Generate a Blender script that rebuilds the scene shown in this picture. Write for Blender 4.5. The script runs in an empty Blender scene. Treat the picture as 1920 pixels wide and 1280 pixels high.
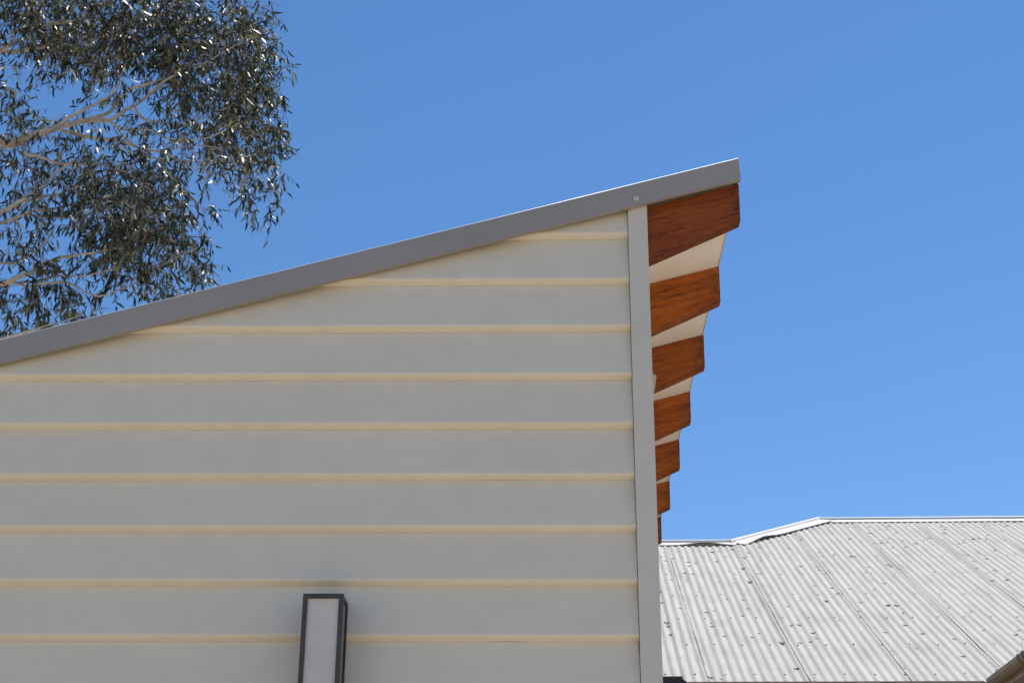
import bpy, bmesh, math, random
import numpy as np
from mathutils import Vector, Matrix
R_ = math.radians
rng = random.Random(7)
nrg = np.random.default_rng(11)
scene = bpy.context.scene
COL = scene.collection

# ------------------------------------------------------------------ camera
CAM_LOC = Vector((-0.3064, -4.0204, 1.6))
YAW, PITCH, ROLL = -0.0234, 0.4154, 0.0066
cd = bpy.data.cameras.new('camera')
cam = bpy.data.objects.new('camera', cd)
COL.objects.link(cam)
fwd = Vector((math.sin(YAW) * math.cos(PITCH), math.cos(YAW) * math.cos(PITCH), math.sin(PITCH)))
rgt = Vector((math.cos(YAW), -math.sin(YAW), 0))
upv = rgt.cross(fwd)
r2 = rgt * math.cos(ROLL) + upv * math.sin(ROLL)
u2 = -rgt * math.sin(ROLL) + upv * math.cos(ROLL)
M = Matrix((r2, u2, -fwd)).transposed().to_4x4()
M.translation = CAM_LOC
cam.matrix_world = M
cd.sensor_width = 36.0
cd.sensor_fit = 'HORIZONTAL'
cd.lens = 36.0 * 2850 / 1920
cd.clip_end = 2000
cd.dof.use_dof = True
cd.dof.focus_distance = 5.2
cd.dof.aperture_fstop = 16
scene.camera = cam

# ------------------------------------------------------------------ sky and sun
SUN_EL, SUN_ROT = R_(67), R_(46)
w = bpy.data.worlds.new('World')
scene.world = w
w.use_nodes = True
nt = w.node_tree
nt.nodes.clear()
sky = nt.nodes.new('ShaderNodeTexSky')
sky.sky_type = 'NISHITA'
sky.sun_disc = False
sky.sun_elevation = SUN_EL
sky.sun_rotation = SUN_ROT
sky.air_density = 1.0
sky.dust_density = 0.0
sky.ozone_density = 6.0
bg = nt.nodes.new('ShaderNodeBackground')
bg.inputs[1].default_value = 0.12
wo = nt.nodes.new('ShaderNodeOutputWorld')
hs = nt.nodes.new('ShaderNodeHueSaturation')
hs.inputs['Saturation'].default_value = 1.12
nt.links.new(sky.outputs[0], hs.inputs['Color'])
nt.links.new(hs.outputs[0], bg.inputs[0])
nt.links.new(bg.outputs[0], wo.inputs[0])
sd = bpy.data.lights.new('sun', 'SUN')
sd.energy = 4.7
sd.angle = R_(0.53)
sd.color = (1.0, 0.95, 0.87)
sun = bpy.data.objects.new('sun', sd)
COL.objects.link(sun)
to_sun = Vector((math.sin(SUN_ROT) * math.cos(SUN_EL), math.cos(SUN_ROT) * math.cos(SUN_EL), math.sin(SUN_EL)))
sun.rotation_euler = (-to_sun).to_track_quat('-Z', 'Y').to_euler()
sun.location = (0, 0, 30)
scene.view_settings.view_transform = 'Standard'
scene.view_settings.look = 'None'
scene.view_settings.exposure = 0.25
scene.view_settings.gamma = 1.0
scene.view_settings.use_curve_mapping = False
scene.render.engine = 'CYCLES'

# ------------------------------------------------------------------ helpers
def tag(o, label=None, cat=None, group=None, kind=None):
    if label: o['label'] = label
    if cat: o['category'] = cat
    if group: o['group'] = group
    if kind: o['kind'] = kind
    return o

def empty(name, loc=(0, 0, 0)):
    o = bpy.data.objects.new(name, None)
    COL.objects.link(o)
    o.location = loc
    o.empty_display_size = 0.2
    return o

def link(name, me, mat=None, parent=None, loc=None):
    """link a mesh given in world coordinates (or local ones when loc is given)"""
    o = bpy.data.objects.new(name, me)
    COL.objects.link(o)
    if mat and not me.materials: me.materials.append(mat)
    base = Vector(loc) if loc is not None else Vector((0, 0, 0))
    if parent is not None:
        o.parent = parent
        q = parent
        while q is not None:
            base = base - q.location
            q = q.parent
    o.location = base
    return o

def mesh(name, verts, faces, smooth=False):
    me = bpy.data.meshes.new(name)
    me.from_pydata([tuple(v) for v in verts], [], [tuple(f) for f in faces])
    if smooth: me.polygons.foreach_set('use_smooth', [True] * len(me.polygons))
    me.update()
    return me

def bm_mesh(name, bm, bevel=0, smooth=False, seg=2):
    if bevel:
        es = [e for e in bm.edges if len(e.link_faces) == 2 and e.calc_face_angle(0) > 0.5]
        bmesh.ops.bevel(bm, geom=es, offset=bevel, segments=seg, affect='EDGES', profile=0.5, clamp_overlap=True)
    bmesh.ops.recalc_face_normals(bm, faces=bm.faces)
    me = bpy.data.meshes.new(name)
    bm.to_mesh(me)
    bm.free()
    if smooth: me.polygons.foreach_set('use_smooth', [True] * len(me.polygons))
    return me

def add_box(bm, a, b):
    (x0, y0, z0), (x1, y1, z1) = a, b
    v = [bm.verts.new(p) for p in ((x0, y0, z0), (x1, y0, z0), (x1, y1, z0), (x0, y1, z0), (x0, y0, z1), (x1, y0, z1), (x1, y1, z1), (x0, y1, z1))]
    for f in ((0, 3, 2, 1), (4, 5, 6, 7), (0, 1, 5, 4), (1, 2, 6, 5), (2, 3, 7, 6), (3, 0, 4, 7)):
        bm.faces.new([v[i] for i in f])

def box(name, a, b, mat, parent=None, bevel=0.002):
    bm = bmesh.new()
    add_box(bm, a, b)
    return link(name, bm_mesh(name, bm, bevel), mat, parent)

def add_prism(bm, pts, d):
    """closed polygon (3D points) swept by vector d"""
    d = Vector(d)
    a = [bm.verts.new(p) for p in pts]
    b = [bm.verts.new(Vector(p) + d) for p in pts]
    n = len(pts)
    bm.faces.new(a[::-1]); bm.faces.new(b)
    for i in range(n): bm.faces.new((a[i], a[(i + 1) % n], b[(i + 1) % n], b[i]))

def prism(name, pts, d, mat, parent=None, bevel=0.0):
    bm = bmesh.new()
    add_prism(bm, pts, d)
    return link(name, bm_mesh(name, bm, bevel), mat, parent)

class Tubes:
    def __init__(s): s.v = []; s.f = []
    def add(s, pts, rad, n=6, cap=True):
        P = np.asarray(pts, float); k = len(P)
        T = np.gradient(P, axis=0)
        T /= np.linalg.norm(T, axis=1)[:, None] + 1e-9
        ref = np.array([0.31, 0.2, 0.93])
        b0 = len(s.v)
        N = np.cross(T[0], ref); N /= np.linalg.norm(N) + 1e-9
        an = np.arange(n) * 2 * math.pi / n
        for i in range(k):
            N = N - T[i] * (N @ T[i]); N /= np.linalg.norm(N) + 1e-9
            B = np.cross(T[i], N)
            ring = P[i] + rad[i] * (np.cos(an)[:, None] * N + np.sin(an)[:, None] * B)
            s.v.extend(map(tuple, ring))
        for i in range(k - 1):
            for j in range(n):
                a = b0 + i * n + j; b = b0 + i * n + (j + 1) % n
                s.f.append((a, b, b + n, a + n))
        if cap and n > 3:
            s.f.append(tuple(b0 + (k - 1) * n + j for j in range(n)))
            s.f.append(tuple(b0 + n - 1 - j for j in range(n)))
    def build(s, name, mat, parent=None):
        return link(name, mesh(name, s.v, s.f, True), mat, parent)

# ------------------------------------------------------------------ materials
class NT:
    def __init__(s, name):
        s.m = bpy.data.materials.new(name); s.m.use_nodes = True
        s.t = s.m.node_tree; s.t.nodes.clear()
        s.out = s.n('OutputMaterial'); s.b = s.n('BsdfPrincipled')
        s.t.links.new(s.b.outputs[0], s.out.inputs[0])
    def n(s, k, **kw):
        x = s.t.nodes.new('ShaderNode' + k)
        for a, v in kw.items(): setattr(x, a, v)
        return x
    def l(s, a, b): s.t.links.new(a, b)
    def set(s, key, v):
        i = s.b.inputs[key]
        if hasattr(v, 'node'): s.l(v, i)
        else: i.default_value = (*v, 1) if isinstance(v, tuple) and len(v) == 3 else v
    def coord(s, which='Object', scale=(1, 1, 1), off=None):
        c = s.n('TexCoord'); mp = s.n('Mapping')
        mp.inputs['Scale'].default_value = scale
        s.l(c.outputs[which], mp.inputs[0])
        if off is not None: s.l(off, mp.inputs['Location'])
        return mp.outputs[0]
    def noise(s, co, scale, det=4, rough=.55, dist=0.0):
        x = s.n('TexNoise'); s.l(co, x.inputs['Vector'])
        x.inputs['Scale'].default_value = scale; x.inputs['Detail'].default_value = det
        x.inputs['Roughness'].default_value = rough; x.inputs['Distortion'].default_value = dist
        return x.outputs[0]
    def ramp(s, fac, stops):
        x = s.n('ValToRGB'); s.l(fac, x.inputs[0])
        e = x.color_ramp.elements
        while len(e) < len(stops): e.new(.5)
        for q, (p, c) in zip(e, stops):
            q.position = p; q.color = (*c, 1) if isinstance(c, tuple) else (c, c, c, 1)
        return x.outputs[0]
    def mix(s, fac, a, b, mode='MIX'):
        x = s.n('Mix', data_type='RGBA', blend_type=mode)
        for i, v in ((0, fac), (6, a), (7, b)):
            if hasattr(v, 'node'): s.l(v, x.inputs[i])
            else: x.inputs[i].default_value = (*v, 1) if isinstance(v, tuple) else v
        return x.outputs[2]
    def math(s, op, a, b=None):
        x = s.n('Math', operation=op)
        for i, v in ((0, a), (1, b)):
            if v is None: continue
            if hasattr(v, 'node'): s.l(v, x.inputs[i])
            else: x.inputs[i].default_value = v
        return x.outputs[0]
    def sep(s, co):
        x = s.n('SeparateXYZ'); s.l(co, x.inputs[0]); return x.outputs
    def bump(s, h, st=.2, dist=.002):
        x = s.n('Bump'); x.inputs['Strength'].default_value = st; x.inputs['Distance'].default_value = dist
        s.l(h, x.inputs['Height']); s.l(x.outputs[0], s.b.inputs['Normal'])

def simple(name, col, rough=.6, var=.12, nscale=6, metallic=0.0, bump=0.0, bscale=60):
    t = NT(name); co = t.coord()
    c2 = tuple(max(0, x * (1 - var)) for x in col); c1 = tuple(min(1, x * (1 + var)) for x in col)
    t.set('Base Color', t.ramp(t.noise(co, nscale, 6), [(.3, c2), (.7, c1)]))
    t.set('Roughness', rough); t.set('Metallic', metallic)
    if bump: t.bump(t.noise(co, bscale, 5), bump)
    return t.m

def board_paint():
    t = NT('weatherboard_paint'); co = t.coord('Object')
    rnd = t.n('ObjectInfo').outputs['Random']
    off = t.n('CombineXYZ'); t.l(t.math('MULTIPLY', rnd, 40), off.inputs[0])
    co2 = t.coord('Object', (1, 1, 1), off.outputs[0])
    base = t.ramp(t.noise(co2, 2.2, 6, .6), [(.3, PAINT_A), (.72, PAINT_B)])
    blotch = t.ramp(t.noise(co2, 13, 5, .65), [(.35, .955), (.65, 1.0)])
    c = t.mix(1.0, base, blotch, 'MULTIPLY')
    speck = t.ramp(t.noise(co2, 260, 2, .5), [(.735, 0.0), (.76, 1.0)])
    gate = t.ramp(t.noise(co2, 5, 2), [(.55, 0.0), (.65, 1.0)])
    c = t.mix(t.math('MULTIPLY', t.math('MULTIPLY', speck, gate), .5), c, (.24, .2, .15))
    # the paint has split along parts of the joint under each board
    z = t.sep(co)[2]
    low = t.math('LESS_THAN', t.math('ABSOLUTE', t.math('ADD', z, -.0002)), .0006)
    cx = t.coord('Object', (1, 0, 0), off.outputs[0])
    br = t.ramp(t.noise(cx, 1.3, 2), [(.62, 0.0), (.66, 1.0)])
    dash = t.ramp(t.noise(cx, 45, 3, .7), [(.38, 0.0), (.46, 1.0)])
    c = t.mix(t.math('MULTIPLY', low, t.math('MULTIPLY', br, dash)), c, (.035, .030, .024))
    t.set('Base Color', c)
    t.set('Roughness', t.ramp(t.noise(co2, 9, 3), [(.3, .42), (.7, .58)]))
    t.bump(t.math('ADD', t.noise(t.coord('Object', (.35, 1, 1), off.outputs[0]), 7, 3), t.math('MULTIPLY', t.noise(co2, 320, 3), .35)), .25, .0016)
    return t.m

PAINT_A, PAINT_B = (.675, .625, .515), (.715, .665, .55)

def wood(name):
    t = NT(name)
    oi = t.n('ObjectInfo'); rnd = oi.outputs['Random']
    off = t.n('CombineXYZ')
    for i, k in enumerate((31, 7, 19)): t.l(t.math('MULTIPLY', rnd, k), off.inputs[i])
    # grain runs along the rafter, which falls at 15 degrees
    rot = t.n('Mapping'); rot.inputs['Rotation'].default_value = (0, R_(15.3), 0)
    t.l(t.n('TexCoord').outputs['Object'], rot.inputs[0])
    def co(sc):
        m = t.n('Mapping'); m.inputs['Scale'].default_value = sc
        t.l(rot.outputs[0], m.inputs[0]); t.l(off.outputs[0], m.inputs['Location']); return m.outputs[0]
    g1 = t.noise(co((1.2, 9, 9)), 4, 6, .6, .8)
    g2 = t.noise(co((3, 60, 60)), 5, 5, .65, .4)
    col = t.ramp(g1, [(.25, (.20, .045, .008)), (.45, (.37, .090, .010)), (.62, (.47, .130, .015)), (.8, (.30, .070, .010))])
    col = t.mix(.6, col, t.ramp(g2, [(.32, .45), (.66, 1.25)]), 'MULTIPLY')
    crack = t.ramp(t.noise(co((.8, 16, 16)), 3.1, 3, .5, 1.6), [(.480, 0.0), (.5, 1.0), (.520, 0.0)])
    cg = t.ramp(t.noise(co((.6, 7, 7)), 3.3, 2), [(.50, 0.0), (.54, 1.0)])
    cr = t.math('MULTIPLY', crack, cg)
    col = t.mix(t.math('MULTIPLY', cr, .85), col, (.018, .008, .005))
    knot = t.ramp(t.noise(co((9, 26, 26)), 2.0, 4, .6), [(.68, 0.0), (.75, 1.0)])
    col = t.mix(t.math('MULTIPLY', knot, .8), col, (.03, .012, .007))
    # weathered dark stain at the exposed end
    xe = t.sep(t.n('TexCoord').outputs['Object'])[0]
    e = t.math('MULTIPLY', t.ramp(xe, [(.225, 0.0), (.287, 1.0)]), t.ramp(t.noise(co((14, 14, 14)), 3, 4), [(.4, 0.0), (.62, 1.0)]))
    col = t.mix(t.math('MULTIPLY', e, .75), col, (.035, .016, .01))
    # grime along the lower arris
    so = t.sep(t.n('TexCoord').outputs['Object'])
    dl = t.math('ABSOLUTE', t.math('SUBTRACT', t.math('SUBTRACT', so[2], 3.6335), t.math('MULTIPLY', so[0], .4785)))
    ar = t.math('MULTIPLY', t.math('LESS_THAN', dl, .0019), t.ramp(t.noise(co((6, 20, 20)), 5, 3), [(.38, .2), (.6, .6)]))
    col = t.mix(ar, col, (.03, .013, .008))
    col = t.mix(1.0, col, oi.outputs['Color'], 'MULTIPLY')
    t.set('Base Color', col)
    t.set('Roughness', t.ramp(g2, [(.3, .6), (.7, .8)])); t.set('Specular IOR Level', .3)
    t.bump(t.math('SUBTRACT', g2, t.math('MULTIPLY', cr, 1.5)), .35, .0015)
    return t.m

def zinc_roof():
    t = NT('weathered_corrugated_steel'); co = t.coord('Object')
    rnd = t.n('ObjectInfo').outputs['Random']
    off = t.n('CombineXYZ'); t.l(t.math('MULTIPLY', rnd, 53), off.inputs[0]); t.l(t.math('MULTIPLY', rnd, 11), off.inputs[1])
    cs = t.coord('Object', (1, .12, 1), off.outputs[0])
    cc = t.coord('Object', (1, 1, 1), off.outputs[0])
    c = t.ramp(t.noise(cs, 9, 7, .65), [(.28, (.37, .353, .305)), (.5, (.455, .436, .382)), (.75, (.50, .48, .425))])
    c = t.mix(1.0, c, t.ramp(t.noise(cc, 2.4, 6, .7), [(.3, .88), (.65, 1.02)]), 'MULTIPLY')
    # rust and grime caught along the lap of each sheet
    u = t.sep(co)[0]
    lap = t.ramp(u, [(.0, 1.0), (.010, .9), (.022, 0.0)])
    br = t.ramp(t.noise(t.coord('Object', (1, .8, 1), off.outputs[0]), 2.6, 5, .7), [(.38, .1), (.60, 1.0)])
    c = t.mix(t.math('MULTIPLY', t.math('MULTIPLY', lap, br), .8), c, (.13, .088, .055))
    st = t.ramp(t.noise(t.coord('Object', (1, .25, 1), off.outputs[0]), 22, 3, .6), [(.66, 0.0), (.76, 1.0)])
    c = t.mix(t.math('MULTIPLY', st, .35), c, (.22, .20, .17))
    sp = t.ramp(t.noise(cc, 30, 2, .5), [(.70, 0.0), (.74, 1.0)])
    c = t.mix(t.math('MULTIPLY', sp, .4), c, (.2, .18, .15))
    t.set('Base Color', c)
    t.set('Roughness', t.ramp(t.noise(cs, 14, 4), [(.3, .62), (.7, .82)]))
    t.set('Specular IOR Level', .25)
    t.bump(t.noise(cc, 7, 4), .3, .01)
    return t.m

def leaf_mat():
    t = NT('gum_leaf')
    r = t.math('FRACT', t.math('ADD', t.n('NewGeometry').outputs['Random Per Island'], t.n('ObjectInfo').outputs['Random']))
    c = t.ramp(r, [(0, (.009, .014, .003)), (.5, (.020, .029, .007)), (.72, (.042, .054, .017)), (.80, (.16, .175, .095)), (.965, (.30, .31, .22)), (.985, (.16, .12, .03)), (1, (.17, .075, .03))])  # the pale stops paint sunlit highlights onto a random share of leaves
    t.set('Base Color', c); t.set('Roughness', .40)
    t.set('Specular IOR Level', .5)
    tr = t.n('BsdfTranslucent'); mx = t.n('MixShader'); mx.inputs[0].default_value = .08
    cc = t.mix(1.0, c, (1.5, 1.5, .7), 'MULTIPLY'); t.l(cc, tr.inputs[0])
    t.l(t.b.outputs[0], mx.inputs[1]); t.l(tr.outputs[0], mx.inputs[2]); t.l(mx.outputs[0], t.out.inputs[0])
    return t.m

def bark_mat():
    t = NT('gum_bark'); co = t.coord('Object')
    c = t.ramp(t.noise(co, 5, 6, .65), [(.3, (.26, .20, .155)), (.48, (.47, .41, .34)), (.7, (.60, .56, .49))])
    c = t.mix(1.0, c, t.ramp(t.noise(co, 34, 4), [(.3, .7), (.65, 1.05)]), 'MULTIPLY')
    t.set('Base Color', c); t.set('Roughness', .7); t.bump(t.noise(co, 40, 4), .4, .006)
    return t.m

M_BOARD = board_paint()
M_TRIM = simple('trim_paint', (.585, .55, .48), .45, .05, 3, 0, .12, 200)
M_CREAM = simple('soffit_paint', (.80, .77, .72), .6, .06, 4, 0, .1, 120)
M_STEEL = simple('grey_powdercoat_steel', (.325, .298, .262), .38, .07, 2.2, 0.15, .08, 90)
M_ROOFTOP = simple('grey_roof_steel', (.34, .34, .35), .45)
M_WOOD = wood('oiled_hardwood')
M_TIMBER = simple('rough_timber', (.035, .025, .018), .8, .3, 12)  # near black: shade of the gap under the capping is put into this colour
M_ZINC = zinc_roof()
M_CAP = simple('white_ridge_steel', (.63, .605, .56), .55, .07, 3, 0, .25, 5)
M_DARK = simple('charcoal_lamp_metal', (.050, .047, .045), .62, .15, 20, 0, .1, 300)
M_FROST = simple('frosted_acrylic', (.57, .54, .50), .35, .13, 5)
M_EDGE = simple('acrylic_edge', (.72, .72, .70), .4, .04, 10)
M_TINT = simple('tinted_side_glass', (.018, .022, .040), .12, .1, 5)
M_BLACK = simple('black_steel', (.016, .018, .021), .5, .3, 25, 0, .2, 40)
M_SCREW = simple('zinc_screw', (.68, .66, .62), .4, .1, 80, .3)
M_RUBBER = simple('screw_recess', (.05, .05, .05), .7)
M_EAVE = simple('beige_eave_paint', (.40, .36, .31), .6, .08, 5, 0, .1, 60)
M_GUTTER = simple('grey_gutter_paint', (.29, .235, .175), .45, .1, 7)
M_BROWN = simple('brown_fascia', (.42, .30, .20), .6, .15, 5)
M_LITTER = simple('leaf_litter', (.105, .090, .062), .9, .5, 30)
M_GROUND = simple('pale_paving', (.45, .35, .235), .85, .15, .8, 0, .3, 30)
M_LEAF = leaf_mat()
M_BARK = bark_mat()
M_TWIG = simple('twig_bark', (.21, .155, .12), .7, .35, 9)

# ------------------------------------------------------------------ ground
gx, gy = 260, 320
me = mesh('ground', [(-gx, -200, 0), (gx, -200, 0), (gx, gy, 0), (-gx, gy, 0)], [(0, 1, 2, 3)])
tag(link('ground', me, M_GROUND), kind='structure')

# ------------------------------------------------------------------ the weatherboard building
SL = 0.2743                                  # tangent of the roof pitch
BX0 = -4.6                                   # left (low) side of the building
YB = 4.30                                    # its back
def barge_top(x): return 3.8783 + SL * x     # top edge of the capping, on the gable
def barge_bot(x): return 3.8038 + SL * x
def soffit(x): return 3.8190 + SL * x        # underside of the lining
house = empty('weatherboard_building', (-2.0, 1.5, 0))
tag(house, 'cream weatherboard building with sloping grey roof edge and timber rafter ends', 'building')

PITCHB = 0.1502
Z0 = 3.7040                                  # lowest line of the uppermost joint
prof = [(.016, .0125), (.0020, .0125), (.0020, 0.0), (-.0040, .0026), (-.0100, .0058), (-.0140, .0084), (-.0165, .0108), (-.0178, .0138), (-.0180, .0170), (.0033, PITCHB - .0004), (.0033, PITCHB + .0105), (.016, PITCHB + .0105)]
k = -1
while True:
    zb = Z0 - k * PITCHB
    if zb < 0.1: break
    bm = bmesh.new()
    add_prism(bm, [(BX0, y, z) for y, z in prof], (-.0582 - BX0, 0, 0))
    if zb + PITCHB + .05 > barge_bot(BX0):   # the upper boards are cut to the slope of the roof
        bmesh.ops.bisect_plane(bm, geom=bm.verts[:] + bm.edges[:] + bm.faces[:], plane_co=(0, 0, 3.8038 + .028 - zb), plane_no=(-SL, 0, 1), clear_outer=True)
        ed = [e for e in bm.edges if len(e.link_faces) < 2]
        bmesh.ops.holes_fill(bm, edges=ed)
    me = bm_mesh('weatherboard', bm)
    o = link('weatherboard', me, M_BOARD, house, (0, 0, zb))
    k += 1
# carcass behind the boards
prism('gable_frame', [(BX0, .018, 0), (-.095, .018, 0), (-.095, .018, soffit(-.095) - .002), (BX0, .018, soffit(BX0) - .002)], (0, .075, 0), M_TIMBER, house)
prism('side_wall', [(-.092, .02, 0), (-.0045, .02, 0), (-.0045, .02, soffit(-.0045) - .003), (-.092, .02, soffit(-.092) - .003)], (0, YB - .02, 0), M_TRIM, house)
prism('rear_wall', [(BX0, YB - .09, 0), (-.095, YB - .09, 0), (-.095, YB - .09, soffit(-.095) - .004), (BX0, YB - .09, soffit(BX0) - .004)], (0, .085, 0), M_TRIM, house)
box('low_wall', (BX0, .095, 0), (BX0 + .09, YB - .095, soffit(BX0) - .01), M_TRIM, house)
bm = bmesh.new()
add_prism(bm, [(-.0567, -.0245, 0), (0, -.0245, 0), (0, -.0245, barge_bot(0) + .02), (-.0567, -.0245, barge_bot(-.0567) + .02)], (0, .042, 0))
link('corner_post', bm_mesh('corner_post', bm, .0022), M_TRIM, house)
# thin bead of dried sealant between boards and post
bm = bmesh.new()
add_prism(bm, [(-.0590, -.006, 0), (-.0570, -.006, 0), (-.0570, -.006, barge_bot(-.057)), (-.0590, -.006, barge_bot(-.059))], (0, .010, 0))
link('sealant_joint', bm_mesh('sealant_joint', bm), simple('aged_sealant', (.30, .25, .17), .8, .5, 40), house)

# capping along the roof edge: folded steel with a shallow return underneath
XE = .2822
def rake(x0, x1, o0, o1, ya, yb):            # a bar following the roof edge between two offsets above barge_bot
    return [(x0, ya, barge_bot(x0) + o0), (x1, ya, barge_bot(x1) + o0), (x1 - .0012, ya, barge_bot(x1 - .0012) + o1), (x0, ya, barge_bot(x0) + o1)], (0, yb - ya, 0)
bm = bmesh.new(); add_prism(bm, *rake(BX0 - .15, XE, 0, .0745, -.0420, -.0320))
for v in bm.verts:                           # end cut leans a little
    if v.co.x > XE - .01 and v.co.z > barge_bot(XE) + .04: v.co.x -= .0028; v.co.z -= .0008
me = bm_mesh('barge_capping', bm, .0046, smooth=True, seg=4)
me.set_sharp_from_angle(angle=R_(32))
cap = link('barge_capping', me, M_STEEL, house)
bm = bmesh.new(); add_prism(bm, *rake(BX0 - .15, XE - .004, .0722, .0742, -.0318, .16))
link('top_flange', bm_mesh('top_flange', bm), M_STEEL, cap)
bm = bmesh.new(); add_prism(bm, *rake(BX0 - .15, XE - .001, 0.0004, .0016, -.0318, -.0275))
link('bottom_return', bm_mesh('bottom_return', bm), M_STEEL, cap)
def screw(x, parent):
    z = barge_bot(x) + .024 if x > -.1 else barge_bot(x) + .03
    bm = bmesh.new()
    for rr, ya, yb, n in ((.0078, -.0420, -.0438, 20), (.0056, -.0436, -.0475, 6)):
        q = [(x + rr * math.cos(a), ya, z + rr * math.sin(a)) for a in [i * 2 * math.pi / n for i in range(n)]]
        add_prism(bm, q, (0, yb - ya, 0))
    s = link('screw', bm_mesh('screw', bm, .0006), M_SCREW, parent)
    bm = bmesh.new()
    add_prism(bm, [(x + .0024 * math.cos(i * .785), -.0474, z + .0024 * math.sin(i * .785)) for i in range(8)], (0, -.0004, 0))
    s2 = link('recess', bm_mesh('recess', bm), M_RUBBER, s)
screw(-.0319, cap)
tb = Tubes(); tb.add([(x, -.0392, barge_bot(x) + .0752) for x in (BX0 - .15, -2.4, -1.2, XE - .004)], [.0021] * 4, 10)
edge_highlight = tb.build('edge_highlight', simple('pale_highlight', (.78, .76, .72), .4, .05), None); edge_highlight.parent = cap; edge_highlight.location = -house.location - cap.location  # pale tube added to give the capping's top edge a bright highlight line
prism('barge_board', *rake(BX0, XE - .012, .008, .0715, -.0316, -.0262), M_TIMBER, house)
# roof body and sheet
prism('roof_sheet', [(BX0 - .2, .165, barge_bot(BX0 - .2) + .058), (XE - .002, .165, barge_bot(XE - .002) + .058), (XE - .002, .165, barge_bot(XE - .002) + .0722), (BX0 - .2, .165, barge_bot(BX0 - .2) + .0722)], (0, YB - .0, 0), M_ROOFTOP, house)
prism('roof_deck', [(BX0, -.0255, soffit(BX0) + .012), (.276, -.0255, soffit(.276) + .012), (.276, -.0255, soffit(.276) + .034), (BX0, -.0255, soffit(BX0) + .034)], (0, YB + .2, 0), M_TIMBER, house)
prism('drip_edge', [(.2780, -.025, soffit(.278) - .003), (.2795, -.025, soffit(.2795) - .003), (.2812, -.025, soffit(.2812) + .045), (.2797, -.025, soffit(.2797) + .045)], (0, YB + .2, 0), M_CAP, house)

# rafters that carry the overhang, with a soffit panel in each bay
NR = 8
SP = .5622
tints = [(.66, .57, .8), (1.02, 1, 1), (.92, .92, .9), (1.05, 1.0, .95), (.98, .95, .9), (1.05, 1.05, 1), (.9, .9, .9), (1, 1, 1)]
for i in range(NR):
    y0 = i * SP
    bm = bmesh.new()
    x1 = .2800 + rng.uniform(-.0015, .0015)
    xs = -.20 if i else -.03
    pts = [(xs, 0, soffit(xs) - .0015), (x1 + .0014, 0, soffit(x1) - .0015), (x1, 0, 3.7668), (-.05, 0, 3.6085), (-.20, 0, 3.6085)]
    if i == 0: pts = [(xs, 0, soffit(xs) - .0085), (x1 + .0014, 0, soffit(x1) - .006), (x1, 0, 3.7668), (xs, 0, 3.6181)]
    add_prism(bm, pts, (0, .045, 0))
    es = [e for e in bm.edges if e.calc_face_angle(0) > .4]
    bmesh.ops.bevel(bm, geom=es, offset=.0013, segments=2, affect='EDGES', profile=.5)
    o = link('rafter', bm_mesh('rafter', bm), M_WOOD, house, (0, y0, 0))
    o.color = (*tints[i], 1)
    if i == 0: o['label'] = 'darker reddish rafter directly below the grey roof edge'
    if i < NR - 1:
        ya, yb = y0 + .0225, y0 + SP + .0215
        prism('soffit_panel', [(-.10, ya, soffit(-.10)), (.2775, ya, soffit(.2775)), (.2775, ya, soffit(.2775) + .0095), (-.10, ya, soffit(-.10) + .0095)], (0, yb - ya, 0), M_CREAM, house)
# hood above a window round the corner
bm = bmesh.new()
add_prism(bm, [(-.004, .80, 3.612), (.060, .80, 3.606), (.0745, .80, 3.600), (.0765, .80, 3.592), (.0660, .80, 3.530), (.0610, .80, 3.505), (.030, .80, 3.44), (-.004, .80, 3.44)], (0, .22, 0))
link('window_hood', bm_mesh('window_hood', bm, .003), simple('hood_paint', (.62, .59, .51), .55, .15, 30), house)

# ------------------------------------------------------------------ wall lamp
lamp = empty('wall_lamp', (-.89, -.02, 2.18))
tag(lamp, 'charcoal box wall lamp with frosted front panel on the weatherboards', 'lamp')
LX0, LX1, LZ0, LZ1, LY = -.9400, -.8335, 2.180, 2.6000, -.125
def ring(name, x0, x1, z0, z1, b, ya, yb, mat, parent, bev=.0008):
    bm = bmesh.new()
    add_box(bm, (x0, ya, z0), (x0 + b, yb, z1)); add_box(bm, (x1 - b, ya, z0), (x1, yb, z1))
    add_box(bm, (x0 + b, ya, z1 - b), (x1 - b, yb, z1)); add_box(bm, (x0 + b, ya, z0), (x1 - b, yb, z0 + b))
    return link(name, bm_mesh(name, bm, bev), mat, parent)
ring('front_frame', LX0, LX1, LZ0, LZ1, .0122, LY, LY + .006, M_DARK, lamp)
bm = bmesh.new(); add_box(bm, (LX0 + .0004, LY + .0062, LZ0 + .0004), (LX1 - .0004, LY + .0105, LZ1 - .0004))
df = link('diffuser', bm_mesh('diffuser', bm, .0006), M_FROST, lamp)
for nm, x0, x1 in (('corner_bar', LX0 + .001, LX0 + .008), ('corner_bar', LX1 - .008, LX1 - .001)):
    for ya, yb in ((LY + .0107, LY + .021), (-.0290, -.0195)):
        bm = bmesh.new(); add_box(bm, (x0, ya, LZ0 + .001), (x1, yb, LZ1 - .001)); link(nm, bm_mesh(nm, bm, .0006), M_DARK, lamp)
for z0, z1 in ((LZ0 + .0012, LZ0 + .012), (LZ1 - .012, LZ1 - .0012)):
    bm = bmesh.new(); add_box(bm, (LX0 + .0084, LY + .0108, z0), (LX1 - .0084, -.0197, z1))
    add_box(bm, (LX1 - .0082, LY + .0214, z0), (LX1 - .0012, -.0294, z1)); add_box(bm, (LX0 + .0012, LY + .0214, z0), (LX0 + .0082, -.0294, z1))
    link('end_plate', bm_mesh('end_plate', bm), M_DARK, lamp)
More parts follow.
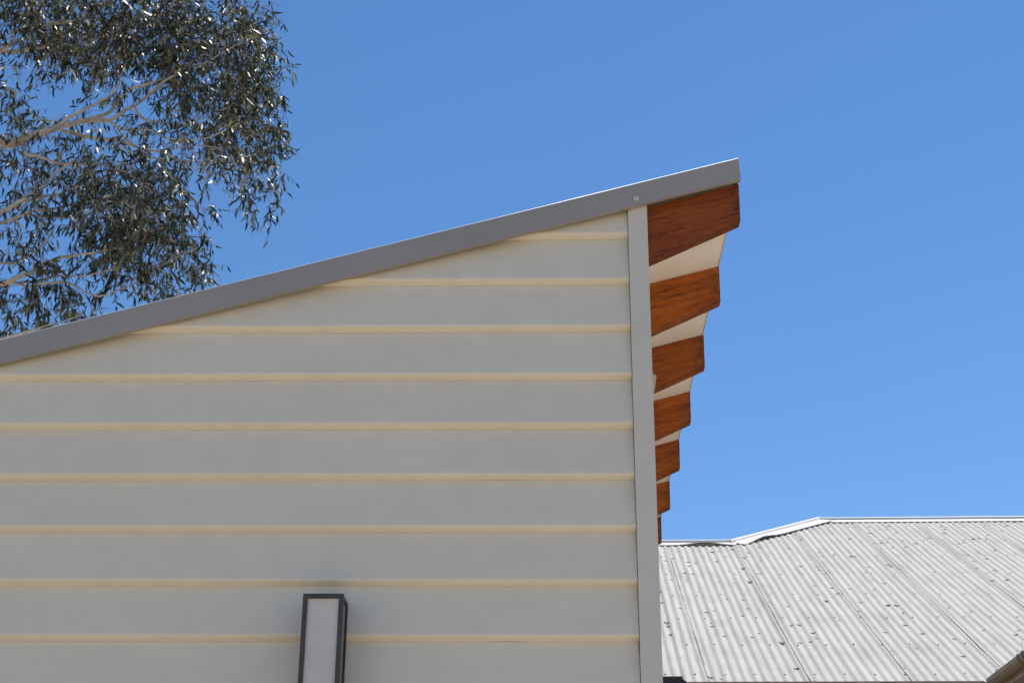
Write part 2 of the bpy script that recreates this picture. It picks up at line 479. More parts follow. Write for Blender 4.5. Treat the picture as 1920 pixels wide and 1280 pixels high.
for x in (LX0 + .004, LX1 - .0065):
    bm = bmesh.new(); add_box(bm, (x, LY + .0214, LZ0 + .0124), (x + .0025, -.0294, LZ1 - .0124)); link('side_pane', bm_mesh('side_pane', bm), M_TINT, lamp)
box('back_plate', (LX0 + .004, -.0193, LZ0 + .004), (LX1 - .003, -.0130, LZ1 + .004), M_DARK, lamp, .0008)

# ------------------------------------------------------------------ black awning round the corner
aw = empty('side_awning', (.15, 3.6, 2.9))
tag(aw, 'black gutter end of a low awning beside the white corner post', 'awning')
AY, AZ = 3.20, 3.056
og = [(.248, 0), (.340, .0015), (.3425, -.010), (.347, -.016), (.353, -.019), (.3575, -.024), (.3585, -.040), (.352, -.075), (.300, -.080), (.248, -.080)]
bm = bmesh.new(); add_prism(bm, [(x, AY, AZ + z) for x, z in og], (0, 1.05, 0))
link('gutter', bm_mesh('gutter', bm, .0012), M_BLACK, aw)
prism("awning_roof", [(-.0042, AY + .004, AZ + .02), (.246, AY + .004, AZ - .004), (.246, AY + .004, AZ - .03), (-.0042, AY + .004, AZ - .006)], (0, 1.04, 0), M_BLACK, aw)

# ------------------------------------------------------------------ house with the corrugated roof
HP = R_(27.0)
cH, sH = math.cos(HP), math.sin(HP)
ZR = 6.8148
far = empty('corrugated_roof_house', (3.8796, 13.0181, 0))
far.rotation_euler = (0, 0, R_(-1.3))
tag(far, 'house with weathered pale corrugated iron roof and white ridge capping', 'house')
FM = (Matrix.Translation(far.location) @ far.rotation_euler.to_matrix().to_4x4()).inverted()
def lpart(name, me, mat, parent=far, loc=(0, 0, 0), rot=(0, 0, 0)):
    o = bpy.data.objects.new(name, me); COL.objects.link(o)
    if not me.materials: me.materials.append(mat)
    o.parent = parent; o.location = loc; o.rotation_euler = rot
    return o
def pl(u, v, h=0.0):                         # point of the front slope in the house's own axes
    return Vector((u, v * cH - h * sH, ZR + v * sH + h * cH))
CORR = .0737
LAP0, SHEET = -2.857, .737
VE = -6.60
VA = .15                                     # the apex lies this far above the sheet tops
LOWV = -1.345
def vtop(u):
    if u < -2.11: return LOWV
    if u < -1.01: return LOWV + (u + 2.11) / 1.10 * (0 - LOWV)
    return 0.0
roof = empty('roof')
roof.parent = far
for ks in range(-2, 9):
    lap = LAP0 + ks * SHEET
    r = random.Random(100 + ks)
    nu = 124
    W = SHEET + CORR * .55
    us = [W * i / (nu - 1) for i in range(nu)]
    rows = 9
    ph = [r.uniform(0, 6.28) for _ in range(6)]
    va, fa = [], []
    dv = r.uniform(-.004, .004)
    deep = {-1: 7, 0: 9}.get(ks, None)       # a badly trodden trough
    for u in us:
        vt = vtop(lap + u) + .055
        for j in range(rows):
            t = j / (rows - 1)
            v = VE + dv + (vt - VE - dv) * t
            h = .0062 * math.cos(2 * math.pi * (u / CORR) + .9) + .0032 * math.exp(-u / .028)
            h += .0022 * (1 - u / SHEET)
            h += .0016 * math.sin(2.1 * v + ph[0] + 3 * u) + .0010 * math.sin(5.3 * v + ph[1] - 9 * u) + .0008 * math.sin(31 * u + ph[2] + .7 * v)
            if deep is not None:
                c = (deep + .36) * CORR
                h -= .010 * math.exp(-((u - c) / .022) ** 2) * (.6 + .4 * math.sin(1.3 * v + 1))
            va.append((u, v, h))
    for i in range(nu - 1):
        for j in range(rows - 1):
            a = i * rows + j
            fa.append((a, a + rows, a + rows + 1, a + 1))
    me = mesh('roof_sheet', va, fa, True)
    lpart('roof_sheet', me, M_ZINC, roof, (lap, 0, ZR), (HP, 0, 0))

def cap_piece(A, B, down, back, lift=None, n=2, fl=.16, name='ridge_cap'):
    """rolled ridge capping from A to B; down / back: unit vectors of its two flanges"""
    A, B, down, back = map(Vector, (A, B, down, back))
    up = Vector((0, 0, 1))
    side = (back - down); side -= side.dot(B - A) / (B - A).length_squared * (B - A); side.normalize()
    va, fa = [], []
    L = []
    L.append((fl, 0)); L.append((fl - .004, 1)); L.append((fl * .55, 1)); L.append((.026, 1))
    m = None
    for i in range(n + 1):
        t = i / n
        P = A.lerp(B, t)
        lf = lift(t) if lift else 0
        ring = [P + down * fl + up * (lf - .006), P + down * (fl - .003) + up * lf, P + down * fl * .5 + up * (lf * .35 + .002), P + down * .032 + up * .001]
        for q in range(9):
            a = math.pi * (1 - q / 8)
            ring.append(P + up * (.004 + .024 * math.sin(a)) + side * (.022 * math.cos(a)))
        ring += [P + back * .03, P + back * fl]
        m = len(ring)
        va += ring
    for i in range(n):
        for j in range(m - 1):
            a = i * m + j
            fa.append((a, a + m, a + m + 1, a + 1))
    me = mesh(name, va, fa, True)
    o = lpart(name, me, M_CAP, roof)
    me.set_sharp_from_angle(angle=R_(30))
    return o
dn = Vector((0, -cH, -sH)); bk = Vector((0, cH, -sH))
HC = .0125
# main ridge in three lengths, each lapped a little over the next
for a, b in ((-1.02, .62), (.60, 2.42), (2.40, 4.6)):
    cap_piece(pl(a, VA, HC), pl(b, VA, HC), dn, bk, lift=lambda t: .002)
    HC += .0008
HC = .0125
hd = (pl(-1.01, VA) - pl(-2.11, LOWV + VA)).normalized()
nrm = Vector((0, -sH, cH))
hdn = hd.cross(nrm); hdn = hdn if hdn.z < 0 else -hdn
hbk = Vector((-cH, 0, -sH)); hbk = (hbk - hbk.dot(hd) * hd).normalized()
cap_piece(pl(-2.16, LOWV + VA - .03, HC + .004), pl(-.985, VA + .01, HC + .006), hdn, hbk, lift=lambda t: .008 + .028 * math.exp(-((t - .22) / .1) ** 2) - .012 * math.exp(-((t - .03) / .05) ** 2), n=14, fl=.185, name='hip_cap')
cap_piece(pl(-5.2, LOWV + VA, HC), pl(-2.10, LOWV + VA, HC), dn, bk, lift=lambda t: .036 * math.exp(-((t - .89) / .055) ** 2) + .003, n=40)
# slopes that fall away behind the ridges
def slab(name, pts, mat):
    bm = bmesh.new(); add_prism(bm, pts, (0, 0, -.02))
    return lpart(name, bm_mesh(name, bm), mat, roof)
T = pl(-1.01, VA); Lp = pl(-2.11, LOWV + VA); Rr = pl(5.4, VA); Ll = pl(-5.3, LOWV + VA)
slab('rear_slope', [T, Rr, Rr + bk * 6, T + bk * 6 + Vector((-2.6, 0, 0))], M_CAP)
slab('hip_slope', [Lp, T, T + bk * 6 + Vector((-2.6, 0, 0)), Lp + Vector((0, 1.2, -.3))], M_CAP)
slab('low_rear_slope', [Ll, Lp + Vector((-.01, 0, 0)), Lp + Vector((-.01, 0, 0)) + bk * 3, Ll + bk * 3], M_CAP)
# roofing screws on the crests, too small to pick apart
bm = bmesh.new()
for row in (-.32, -1.15, -1.98, -2.85, -3.75, -4.65, -5.55, -6.42):
    n = 0
    for i in range(-12, 110):
        u = LAP0 - 1.0 + i * CORR
        lap = math.floor((u - LAP0) / SHEET) * SHEET + LAP0
        c = round((u - lap) / CORR + .9 / 6.283) * CORR - .9 / 6.283 * CORR + lap
        if i % 3 or row > vtop(c) - .12: continue
        v = row + rng.uniform(-.025, .025)
        m = Matrix.Translation(pl(c, v, .0105)) @ Matrix.Rotation(HP, 4, 'X')
        bmesh.ops.create_cone(bm, cap_ends=True, segments=7, radius1=.0078, radius2=.0045, depth=.008, matrix=m)
o = lpart('screw_heads', bm_mesh('screw_heads', bm), simple('roof_screw', (.22, .21, .2), .6), roof); o['kind'] = 'stuff'
# eave
def lbox(name, a, b, mat, parent=far, bev=.002):
    bm = bmesh.new(); add_box(bm, a, b); return lpart(name, bm_mesh(name, bm, bev), mat, parent)
EY = VE * cH; EZ = ZR + VE * sH
lbox('fascia', (-4.3, EY + .012, EZ - .19), (-.93, EY + .034, EZ - .016), M_BROWN)
lbox('eave_strip', (-4.3, EY - .012, EZ - .05), (-.90, EY - .004, EZ + .0055), M_BROWN)
lbox('eave_lining', (-4.3, EY + .036, EZ - .17), (-.93, EY + .50, EZ - .16), M_EAVE)
lbox('wall', (-4.2, EY + .502, 0), (5.3, 5.6, EZ - .03), M_EAVE)
# wing that comes forward on the right: half-round gutter, fascia and soffit
GX, GZ, GY1, GY0 = 2.894, 3.832, 7.14, 2.6
gr = .048
BANDS = (6.33, 6.22)
va, fa = [], []
ys = [GY0, 4.6, GY1]
for y in ys:
    for q in range(13):
        a = math.pi + math.pi * q / 12
        va.append(FM @ Vector((GX + gr + gr * math.cos(a), y, GZ + 1.05 * gr * math.sin(a))))
for i in range(2):
    for j in range(12):
        a = i * 13 + j; fa.append((a, a + 1, a + 14, a + 13))
fa.append(tuple(26 + j for j in range(13)))
me = mesh('gutter', va, fa, True)
gut = lpart('gutter', me, M_GUTTER); gut.modifiers.new('thickness', 'SOLIDIFY').thickness = .0025
me.set_sharp_from_angle(angle=R_(50))
tb = Tubes(); tb.add([FM @ Vector((GX + .004, y, GZ)) for y in (GY0, 4.6, GY1)], [.008] * 3, 10)
tb.build('bead', M_GUTTER, None).parent = gut
for y in BANDS:
    pts = [FM @ Vector((GX + gr + (gr + .004) * math.cos(a), y, GZ + 1.05 * (gr + .004) * math.sin(a))) for a in [math.pi * (.93 + 1.10 * q / 12) for q in range(13)]]
    tb = Tubes(); tb.add(pts, [.0062] * 13, 8); tb.build('joint_band', simple('band_steel', (.10, .10, .10), .5), None).parent = gut
def wbox(name, a, b, mat):
    bm = bmesh.new(); add_box(bm, a, b); bm.transform(FM); return lpart(name, bm_mesh(name, bm, .002), mat)
wbox('wing_fascia', (GX + .094, GY0, GZ - .070), (GX + .116, GY1 - .02, GZ + .02), M_BROWN)
wbox('wing_soffit', (GX + .088, GY0, GZ - .086), (GX + .85, GY1 - .02, GZ - .072), M_EAVE)
wbox('wing_wall', (GX + .70, GY0 + .02, 0), (GX + 3.2, GY1 - .03, GZ - .088), M_EAVE)
bm = bmesh.new(); add_prism(bm, [(GX + .07, GY0, GZ + .022), (GX + 3.3, GY0, GZ + .20), (GX + 3.3, GY0, GZ + .22), (GX + .07, GY0, GZ + .042)], (0, GY1 - GY0 - .03, 0)); bm.transform(FM)
lpart('wing_roof', bm_mesh('wing_roof', bm), M_CAP)

# leaf litter lodged in the troughs of the roof
va, fa = [], []
lr = random.Random(5)
for _ in range(360):
    i = lr.randint(-12, 90)
    u0 = LAP0 + i * CORR
    lap = math.floor((u0 - LAP0) / SHEET) * SHEET + LAP0
    c = (math.floor((u0 - lap) / CORR) + .5 - .9 / 6.283) * CORR + lap
    v = VE + .1 + (vtop(c) - VE - .25) * lr.random() ** .8
    if v > vtop(c) - .15: continue
    s = lr.choice((.25, .35, .45, .6, .8, 1.0))
    hw = CORR * .36 * (.35 + .65 * s); ln = .010 + .030 * s * lr.random(); hh = .002 + .0055 * s
    n = 7
    b0 = len(va); sk = lr.uniform(-.012, .012); off = lr.uniform(-.006, .006)
    for j in range(n):
        t = -1 + 2 * j / (n - 1)
        u = c + off + hw * t
        hb = .0062 * math.cos(2 * math.pi * ((u - lap) / CORR) + .9) + .0022 * (1 - (u - lap) / SHEET)
        fat = (1 - t * t) * lr.uniform(.5, 1.3)
        va += [pl(u, v + sk * t - ln * fat - .002, hb - .001), pl(u, v + sk * t, hb + .001 + hh * fat), pl(u, v + sk * t + ln * .8 * fat + .002, hb - .001)]
    for j in range(n - 1):
        a = b0 + 3 * j
        fa += [(a, a + 3, a + 4, a + 1), (a + 1, a + 4, a + 5, a + 2)]
me = mesh('leaf_litter', [far.location + (far.rotation_euler.to_matrix() @ Vector(p)) for p in va], fa)
tag(link('leaf_litter', me, M_LITTER), 'scattered leaf litter caught in troughs of the corrugated roof', 'leaf litter', kind='stuff')

# ------------------------------------------------------------------ gum tree behind the building
LIMBS=[
 [(-7.483, 9.048, 8.589, 0.1152), (-6.442, 8.885, 9.06, 0.0892), (-5.861, 8.982, 9.56, 0.0694), (-5.747, 9.12, 9.581, 0.0647), (-5.539, 8.987, 9.561, 0.0534), (-5.247, 8.883, 9.619, 0.0452), (-5.099, 9.043, 9.78, 0.0377), (-4.908, 9.105, 9.849, 0.0298), (-4.659, 8.93, 9.749, 0.0267), (-4.506, 8.913, 9.863, 0.0214), (-4.428, 9.093, 10.085, 0.0196), (-4.281, 9.063, 10.213, 0.0174), (-4.028, 8.891, 10.257, 0.014), (-3.788, 8.965, 10.433, 0.0109), (-3.565, 9.118, 10.7, 0.0088), (-3.274, 9.005, 10.783, 0.0066)],
 [(-4.95, 9.15, 9.871, 0.0272), (-4.776, 9.168, 9.983, 0.0245), (-4.742, 9.265, 10.186, 0.0221), (-4.568, 9.102, 10.24, 0.0186), (-4.286, 9.047, 10.298, 0.0153), (-4.076, 9.224, 10.559, 0.0111), (-3.765, 9.234, 10.815, 0.0078)],
 [(-5.185, 8.85, 9.629, 0.0212), (-4.948, 8.868, 9.838, 0.0187), (-4.803, 8.965, 9.981, 0.0162), (-4.648, 8.802, 9.95, 0.0139), (-4.556, 8.747, 10.07, 0.0107), (-4.569, 8.924, 10.412, 0.0076)],
 [(-5.11, 8.8, 9.579, 0.029), (-4.963, 8.71, 9.461, 0.0262), (-4.809, 8.89, 9.522, 0.0244), (-4.585, 8.867, 9.481, 0.0211), (-4.365, 8.693, 9.325, 0.0187), (-4.221, 8.761, 9.293, 0.0157), (-4.051, 8.918, 9.325, 0.0137), (-3.857, 8.809, 9.211, 0.012), (-3.56, 8.68, 9.121, 0.0098), (-3.338, 8.822, 9.245, 0.0078), (-3.15, 8.914, 9.329, 0.0058)],
 [(-4.648, 8.9, 9.725, 0.016), (-4.482, 8.918, 9.635, 0.0144), (-4.27, 9.015, 9.682, 0.0129), (-4.053, 8.852, 9.499, 0.0106), (-3.849, 8.797, 9.434, 0.0094), (-3.661, 8.974, 9.584, 0.008), (-3.354, 8.984, 9.743, 0.0059)],
 [(-4.614, 9.1, 9.919, 0.0163), (-4.456, 9.21, 9.975, 0.0153), (-4.318, 9.134, 9.875, 0.013), (-4.108, 8.982, 9.759, 0.0107), (-3.872, 9.096, 9.848, 0.0086), (-3.535, 9.219, 10.083, 0.0066)],
 [(-5.571, 8.7, 9.307, 0.0235), (-5.439, 8.8, 9.264, 0.021), (-5.182, 8.622, 9.126, 0.0186), (-5.043, 8.62, 9.065, 0.0165), (-4.898, 8.799, 9.151, 0.0146), (-4.598, 8.755, 9.159, 0.0125), (-4.35, 8.587, 8.964, 0.0102), (-4.127, 8.674, 8.837, 0.0077), (-3.864, 8.82, 8.712, 0.0057)],
 [(-7.861, 9.719, 9.58, 0.0895), (-7.12, 9.599, 10.485, 0.0682), (-6.56, 9.481, 10.839, 0.0455), (-6.183, 9.632, 11.062, 0.0317), (-5.956, 9.711, 11.129, 0.0261), (-5.719, 9.54, 11.063, 0.0229), (-5.512, 9.505, 11.099, 0.0172), (-5.275, 9.685, 11.105, 0.0127), (-5.026, 9.673, 10.992, 0.0092)],
 [(-6.126, 9.5, 10.971, 0.0285), (-5.974, 9.391, 10.956, 0.0255), (-6.011, 9.565, 11.235, 0.0242), (-5.852, 9.592, 11.287, 0.0231), (-5.589, 9.412, 11.247, 0.0206), (-5.397, 9.431, 11.279, 0.0172), (-5.19, 9.606, 11.557, 0.0151), (-4.9, 9.542, 11.733, 0.0116), (-4.52, 9.383, 11.822, 0.0092)],
 [(-7.076, 8.576, 7.83, 0.0746), (-6.243, 8.398, 8.07, 0.0495), (-5.797, 8.45, 8.291, 0.0399), (-5.485, 8.615, 8.538, 0.0279), (-5.284, 8.521, 8.594, 0.0227), (-5.114, 8.38, 8.607, 0.02), (-5.05, 8.51, 8.778, 0.0173), (-4.995, 8.617, 8.974, 0.0154), (-4.783, 8.46, 9.01, 0.0102)],
 [(-6.049, 8.6, 8.258, 0.0353), (-5.611, 8.491, 8.295, 0.025), (-5.489, 8.665, 8.45, 0.0213), (-5.356, 8.692, 8.533, 0.0184), (-5.14, 8.512, 8.491, 0.0151), (-4.948, 8.531, 8.529, 0.0131), (-4.763, 8.706, 8.695, 0.0102), (-4.438, 8.642, 8.704, 0.0071)],
 [(-6.747, 8.184, 6.9, 0.0755), (-6.158, 8.284, 7.256, 0.0575), (-5.571, 8.42, 7.53, 0.0414), (-5.241, 8.285, 7.598, 0.0314), (-5.035, 8.184, 7.645, 0.0279), (-4.923, 8.345, 7.816, 0.0244), (-4.798, 8.404, 7.928, 0.0197), (-4.528, 8.228, 7.864, 0.0136), (-4.236, 8.214, 7.91, 0.0097), (-4.003, 8.394, 8.057, 0.0069)],
 [(-5.252, 8.2, 7.53, 0.0192), (-5.108, 8.315, 7.623, 0.0165), (-4.919, 8.15, 7.505, 0.0143), (-4.735, 8.098, 7.506, 0.0133), (-4.606, 8.276, 7.602, 0.0126), (-4.452, 8.282, 7.514, 0.0106), (-4.268, 8.103, 7.39, 0.0095), (-4.118, 8.143, 7.456, 0.0086), (-3.987, 8.312, 7.633, 0.0073), (-3.693, 8.229, 7.806, 0.0053), (-3.425, 8.081, 7.865, 0.0043)],
 [(-5.854, 8.5, 7.898, 0.0248), (-5.366, 8.518, 7.933, 0.0159), (-5.21, 8.615, 8.02, 0.013), (-5.01, 8.452, 8.036, 0.0109), (-4.887, 8.397, 8.174, 0.0079)],
 [(-4.574, 8.75, 9.416, 0.0157), (-4.38, 8.768, 9.292, 0.0136), (-4.247, 8.865, 9.198, 0.0121), (-4.017, 8.702, 8.958, 0.0103), (-3.807, 8.647, 8.79, 0.0082), (-3.649, 8.824, 8.731, 0.0057)],
 [(-4.276, 8.85, 9.359, 0.0116), (-3.987, 8.868, 9.228, 0.0094), (-3.742, 8.965, 9.205, 0.0079), (-3.419, 8.802, 9.007, 0.0052)],
 [(-4.692, 8.95, 9.756, 0.0128), (-4.505, 8.968, 9.58, 0.0112), (-4.361, 9.065, 9.514, 0.0096), (-4.053, 8.902, 9.389, 0.0079), (-3.778, 8.847, 9.403, 0.0068), (-3.528, 9.024, 9.471, 0.0048)],
 [(-5.295, 8.55, 8.611, 0.0152), (-5.12, 8.568, 8.666, 0.0132), (-4.956, 8.665, 8.76, 0.0113), (-4.662, 8.502, 8.754, 0.0091), (-4.369, 8.447, 8.767, 0.0061)],
 [(-5.119, 8.4, 7.752, 0.0147), (-4.91, 8.418, 7.732, 0.0127), (-4.764, 8.515, 7.835, 0.0109), (-4.474, 8.352, 7.736, 0.0088), (-4.22, 8.297, 7.789, 0.0068), (-4.066, 8.474, 7.999, 0.0049)],
 [(-5.174, 8.6, 8.54, 0.0122), (-4.967, 8.618, 8.474, 0.0101), (-4.801, 8.715, 8.56, 0.0087), (-4.507, 8.552, 8.396, 0.0065), (-4.268, 8.497, 8.422, 0.005)],
 [(-6.322, 7.88, 6.47, 0.0455), (-5.51, 8.018, 6.825, 0.0279), (-5.102, 8.115, 7.019, 0.0141), (-4.811, 7.952, 6.997, 0.0121), (-4.568, 7.897, 7.052, 0.0093), (-4.358, 8.074, 7.215, 0.0066)],
]
BLOBS=[
 (-5.32,10.10,10.56,0.35,0.11,7), (-4.26,9.20,9.72,0.38,0.12,10), (-4.52,9.21,10.05,0.27,0.10,6), (-5.58,10.10,10.29,0.35,0.10,7), (-3.73,8.44,8.76,0.23,0.11,9), (-5.41,8.46,9.08,0.20,0.10,8), (-5.61,9.35,8.86,0.27,0.13,8), (-5.21,8.43,7.75,0.20,0.10,6), (-4.32,8.47,8.91,0.41,0.09,18), (-5.21,9.35,9.51,0.44,0.10,12), (-3.78,8.42,9.07,0.30,0.06,7), (-3.94,8.48,8.76,0.25,0.13,13), (-3.78,10.10,10.34,0.29,0.12,12), (-3.82,9.16,9.73,0.27,0.08,8), (-5.71,9.24,11.04,0.39,0.23,30), (-5.51,10.10,11.57,0.48,0.27,34), (-4.75,9.15,11.24,0.56,0.23,40), (-5.75,9.25,11.32,0.34,0.17,20), (-5.65,9.35,9.17,0.22,0.16,5), (-4.76,8.40,7.73,0.39,0.12,10), (-3.96,9.26,11.10,0.70,0.39,75), (-3.68,10.10,11.27,0.44,0.36,55), (-4.37,9.14,10.89,0.61,0.39,70), (-4.94,9.27,11.15,0.62,0.31,55), (-5.79,10.09,11.93,0.66,0.24,46), (-4.89,9.13,10.59,0.41,0.19,22), (-4.14,9.28,10.55,0.39,0.17,30), (-3.61,10.09,10.71,0.35,0.26,50), (-3.75,9.12,10.28,0.44,0.19,35), (-3.82,9.29,10.03,0.33,0.12,16), (-3.45,10.09,10.17,0.26,0.23,32), (-3.22,8.36,8.84,0.25,0.09,18), (-5.89,9.30,11.22,0.28,0.26,22), (-5.82,10.09,11.46,0.33,0.13,14), (-5.76,9.11,10.06,0.17,0.19,14), (-5.62,9.31,9.99,0.21,0.06,3), (-4.90,9.34,9.28,0.65,0.19,26), (-4.18,8.35,8.43,0.47,0.22,36), (-4.75,8.57,8.49,0.61,0.23,22), (-5.54,9.34,9.35,0.30,0.16,9), (-4.00,8.34,8.11,0.42,0.22,36), (-4.51,8.58,8.18,0.50,0.18,24), (-3.85,9.33,8.48,0.24,0.16,18), (-3.72,8.33,8.36,0.22,0.20,20), (-5.04,8.59,7.55,0.37,0.17,20), (-4.94,9.33,7.82,0.39,0.11,18), (-3.96,8.33,7.78,0.39,0.15,22), (-3.82,8.60,7.72,0.25,0.09,9), (-5.52,9.33,7.65,0.21,0.10,12), (-5.03,8.32,8.11,0.30,0.14,6), (-5.10,8.61,9.13,0.41,0.06,4), (-3.84,10.08,11.83,0.36,0.21,26), (-3.20,9.06,10.82,0.18,0.17,16), (-3.17,9.37,10.37,0.11,0.28,18), (-3.16,9.32,9.32,0.10,0.14,8), (-4.20,8.31,8.23,0.30,0.17,26), (-4.19,8.63,8.81,0.26,0.11,12), (-7.07,10.07,11.64,0.54,0.66,50), (-6.56,9.05,9.74,0.49,0.32,16), (-6.24,8.63,8.42,0.51,0.46,16), (-6.25,9.32,7.84,0.52,0.36,25), (-4.96,9.04,11.92,1.31,0.34,70), (-7.45,9.39,10.22,0.67,1.12,45),  ]
ROOTED = (0, 7, 9, 11, 20)
TRUNK = [(-8.35, 8.75, -.3, .30), (-8.3, 8.75, .6, .27), (-8.15, 8.8, 2.6, .235), (-8.1, 8.7, 4.6, .21), (-7.95, 8.75, 6.3, .185), (-7.75, 8.9, 7.6, .16), (-7.55, 9.05, 8.6, .13), (-7.35, 9.5, 9.6, .10), (-7.2, 9.7, 10.6, .07), (-7.0, 9.6, 11.6, .04)]
def resample(P, step=.07):
    P = np.asarray(P, float); out = []
    n = len(P)
    for i in range(n - 1):                   # Catmull-Rom
        p0, p1, p2, p3 = P[max(i - 1, 0)], P[i], P[i + 1], P[min(i + 2, n - 1)]
        m = max(2, int(np.linalg.norm(p2[:3] - p1[:3]) / step))
        for t in np.arange(m) / m:
            out.append(.5 * (2 * p1 + (p2 - p0) * t + (2 * p0 - 5 * p1 + 4 * p2 - p3) * t * t + (3 * p1 - p0 - 3 * p2 + p3) * t ** 3))
    out.append(P[-1])
    out = np.array(out); out[:, 3] = np.maximum(out[:, 3], .002)
    return out
tree = empty('gum_tree', (-8.3, 8.75, 0))
tag(tree, 'gum tree with pale limbs and narrow hanging leaves behind the sloping roof', 'tree')
tk = resample(TRUNK, .2)
tb = Tubes(); tb.add(tk[:, :3], tk[:, 3], 14); tb.build('trunk', M_BARK, tree)
NP = [tk[:, :3]]; ND = [np.gradient(tk[:, :3], axis=0)]; NRd = [tk[:, 3]]
placed = tk.copy()
for i, L in enumerate(LIMBS):
    L = [list(p) for p in L]
    if i in ROOTED:
        z = L[0][2] - .75
        j = int(np.argmin(np.abs(tk[:, 2] - z)))
        L = [[*tk[j, :3], min(tk[j, 3] * .8, L[0][3] * 1.15)]] + L
    else:
        j = int(np.argmin(np.linalg.norm(placed[:, :3] - np.array(L[0][:3]), axis=1)))
        L[0] = [*placed[j, :3], min(L[0][3], placed[j, 3])]
    q = resample(L)
    wob = np.cumsum(nrg.normal(0, .006, (len(q), 3)), axis=0); wob -= np.linspace(0, 1, len(q))[:, None] * wob[-1]
    q[:, :3] += wob
    q[:, 3] *= .8
    tb = Tubes(); tb.add(q[:, :3], q[:, 3], 10); tb.build('limb', M_BARK, tree)
    placed = np.vstack([placed, q])
    keep = q[:, 3] < .09
    NP.append(q[keep, :3]); ND.append(np.gradient(q[:, :3], axis=0)[keep]); NRd.append(q[keep, 3])
NP = np.vstack(NP); ND = np.vstack(ND); NRd = np.concatenate(NRd)
ok = NRd < .09
NP, ND, NRd = NP[ok], ND[ok], NRd[ok]
ND /= np.linalg.norm(ND, axis=1)[:, None] + 1e-9
# twigs grow from the nearest wood towards points spread through the crown
AT = []
for x, y, z, rx, rz, n in BLOBS:
    c0 = nrg.normal(0, 1, (5, 3)); c0 /= np.linalg.norm(c0, axis=1)[:, None]; c0 *= nrg.uniform(.2, .85, (5, 1))
    for _ in range(int(n * 1.5)):
        p = nrg.normal(0, 1, 3); p /= np.linalg.norm(p); p *= 1.12 * nrg.random() ** .45
        if nrg.random() < .4: p = .5 * p + c0[nrg.integers(5)]
        AT.append((x + p[0] * rx, y + p[1] * .85, z + p[2] * rz))
AT = np.array(AT)
d0 = np.array([np.min(np.linalg.norm(NP - a, axis=1)) for a in AT])
cap_ = 6000
BP = np.zeros((cap_ * 6, 3)); BD = np.zeros((cap_ * 6, 3)); BR = np.zeros(cap_ * 6)
nn = len(NP); BP[:nn], BD[:nn], BR[:nn] = NP, ND, NRd
tw = Tubes()
SPR = []                                     # (origin, direction) of leafy sprays
for a in AT[np.argsort(d0)]:
    dv = a - BP[:nn]; ds = np.linalg.norm(dv, axis=1)
    al = np.einsum('ij,ij->i', dv, BD[:nn]) / (ds + 1e-6)
    cost = ds * (1.25 - .35 * al)
    j = int(np.argmin(cost)); p0 = BP[j]; L = ds[j]
    if L < .03: continue
    n = 5 if L < .6 else 8
    t = np.linspace(0, 1, n)[:, None]
    ctrl = p0 + BD[j] * L * .45 + np.array([0, 0, .08 * L])
    P = (1 - t) ** 2 * p0 + 2 * t * (1 - t) * ctrl + t * t * a
    P[1:-1] += nrg.normal(0, .022 * min(L, .6), (n - 2, 3))
    r0 = min(BR[j] * .8, .0036 + .0095 * L); r1 = .0028
    rad = r0 + (r1 - r0) * np.linspace(0, 1, n) ** .8
    tw.add(P, rad, 5 if r0 > .006 else 4, cap=False)
    D = np.gradient(P, axis=0); D /= np.linalg.norm(D, axis=1)[:, None] + 1e-9
    m = n - 1
    BP[nn:nn + m], BD[nn:nn + m], BR[nn:nn + m] = P[1:], D[1:], rad[1:]; nn += m
    SPR.append((P[-1], D[-1]))
    if L > .3: SPR.append((P[n // 2 + 1], D[n // 2]))
bases, dirs = [], []
for p, d in SPR:
    for _ in range(2 if nrg.random() < .55 else 3):
        dd = d * .7 + nrg.normal(0, .55, 3) + np.array([.08, 0, -.12]); dd /= np.linalg.norm(dd)
        L = nrg.uniform(.10, .26); n = 5
        t = np.linspace(0, 1, n)[:, None]
        P = p + dd * L * t + np.array([0, 0, -.42]) * L * t * t
        tw.add(P, np.linspace(.0026, .0014, n), 3, cap=False)
        k = nrg.integers(4, 8)
        for q in range(k):
            tt = .2 + .8 * (q + nrg.random() * .6) / k
            b = p + dd * L * tt + np.array([0, 0, -.42]) * L * tt * tt
            droop = nrg.uniform(.3, 1.7)
            e = dd * .4 + nrg.normal(0, .55, 3) + np.array([0, 0, -droop]); e /= np.linalg.norm(e)
            bases.append(b); dirs.append(e)
o = tw.build('twigs', M_TWIG, tree); o['kind'] = 'stuff'
bases = np.array(bases); dirs = np.array(dirs); NL = len(bases)
nv = nrg.normal(0, 1, (NL, 3)); sv = np.cross(dirs, nv); sv /= np.linalg.norm(sv, axis=1)[:, None]; nv = np.cross(sv, dirs)
ln = nrg.uniform(.05, .125, NL) ; wd = ln * nrg.uniform(.16, .25, NL)
var = nrg.integers(0, 4, NL)
SICK = (.05, -.09, .14, -.02); BEND = (.06, .12, -.05, .17)
TS = (0, .16, .42, .72, 1.0); WS = (0, .40, .5, .33, 0)
def leaf_pts(k):                             # (along, across / width, sickle, lift)
    out = [(0, 0, 0, 0)]
    for t, w_ in zip(TS[1:-1], WS[1:-1]):
        s_, b_ = SICK[k] * math.sin(math.pi * t * .9) * 1.0, BEND[k] * t * t
        out += [(t, -w_, s_, b_ + .012), (t, w_, s_, b_ + .012)]
    out.append((1, 0, SICK[k] * math.sin(math.pi * .9), BEND[k]))
    return out
LF = [(0, 2, 1), (1, 2, 4, 3), (3, 4, 6, 5), (5, 6, 7)]
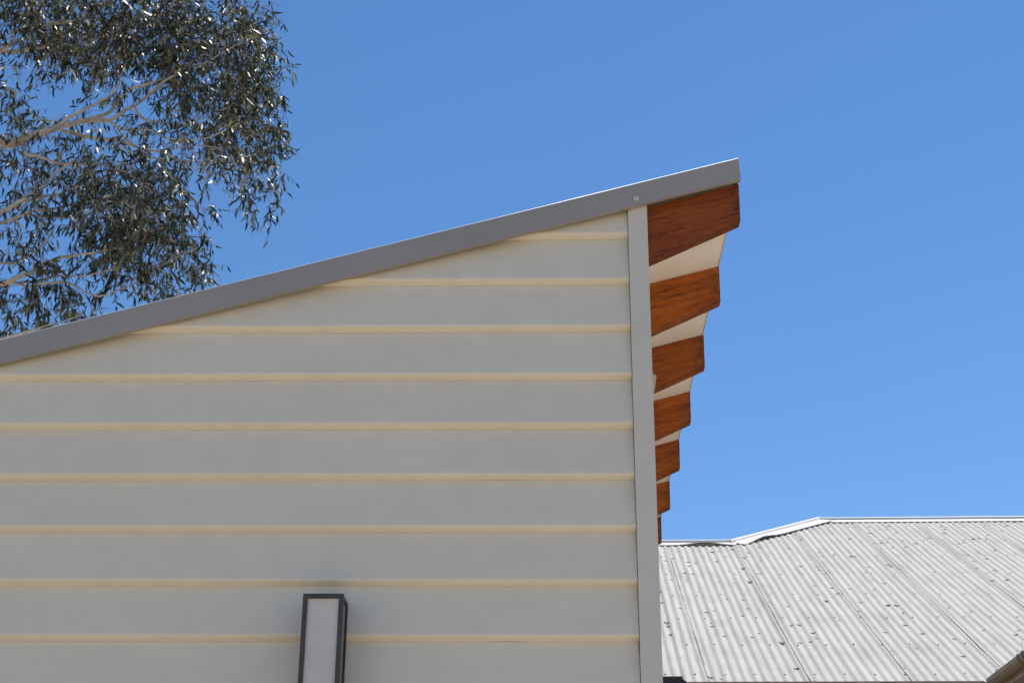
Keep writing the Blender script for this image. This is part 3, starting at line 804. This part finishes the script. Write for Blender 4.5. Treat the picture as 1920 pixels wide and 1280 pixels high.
# the leaves that show largest are objects of their own
view = bases + dirs * ln[:, None] * .5 - np.array(CAM_LOC)
dep = view @ np.array(fwd)
sx = view @ np.array(r2) / dep; sy = view @ np.array(u2) / dep
inside = (np.abs(sx) < .335) & (np.abs(sy) < .22)
vd = view / np.linalg.norm(view, axis=1)[:, None]
area = ln * wd * np.abs(np.einsum('ij,ij->i', nv, vd)) / dep ** 2 * inside
single = np.argsort(-area)[:300]
mask = np.ones(NL, bool); mask[single] = False
V = []; F = []
ids = np.nonzero(mask)[0]
allv = np.zeros((len(ids), 8, 3))
for k in range(4):
    s_ = np.nonzero(var[ids] == k)[0]; g = ids[s_]
    for q, (t, a, sk, bd) in enumerate(leaf_pts(k)):
        allv[s_, q] = bases[g] + dirs[g] * (t * ln[g])[:, None] + sv[g] * (a * wd[g] + sk * ln[g])[:, None] + nv[g] * (bd * ln[g])[:, None]
n = len(ids)
me = bpy.data.meshes.new('crown')
me.vertices.add(n * 8); me.vertices.foreach_set('co', allv.reshape(-1))
idx = np.concatenate([np.array(f) for f in LF]); lens = np.array([len(f) for f in LF])
loops = (np.arange(n)[:, None] * 8 + idx[None]).reshape(-1)
me.loops.add(len(loops)); me.loops.foreach_set('vertex_index', loops.astype(np.int32))
st = np.concatenate([[0], np.cumsum(np.tile(lens, n))[:-1]])
me.polygons.add(n * 4); me.polygons.foreach_set('loop_start', st.astype(np.int32))
me.update(calc_edges=True); me.validate()
me.polygons.foreach_set('use_smooth', [True] * len(me.polygons))
crown = link('crown', me, M_LEAF, tree); crown['kind'] = 'stuff'
LM = []
for k in range(4):
    m = mesh('leaf', [(t, a, 0, ) if False else (t, a * .205 + sk, bd) for t, a, sk, bd in leaf_pts(k)], LF, True)
    m.materials.append(M_LEAF); LM.append(m)
for g in single:
    o = bpy.data.objects.new('leaf', LM[var[g]])
    COL.objects.link(o); o.parent = crown
    s_ = ln[g]
    mw = Matrix(((dirs[g][0] * s_, sv[g][0] * s_, nv[g][0] * s_, bases[g][0]), (dirs[g][1] * s_, sv[g][1] * s_, nv[g][1] * s_, bases[g][1]), (dirs[g][2] * s_, sv[g][2] * s_, nv[g][2] * s_, bases[g][2]), (0, 0, 0, 1)))
    o.matrix_local = mw
print('leaves', NL, 'twig verts', len(tw.v))
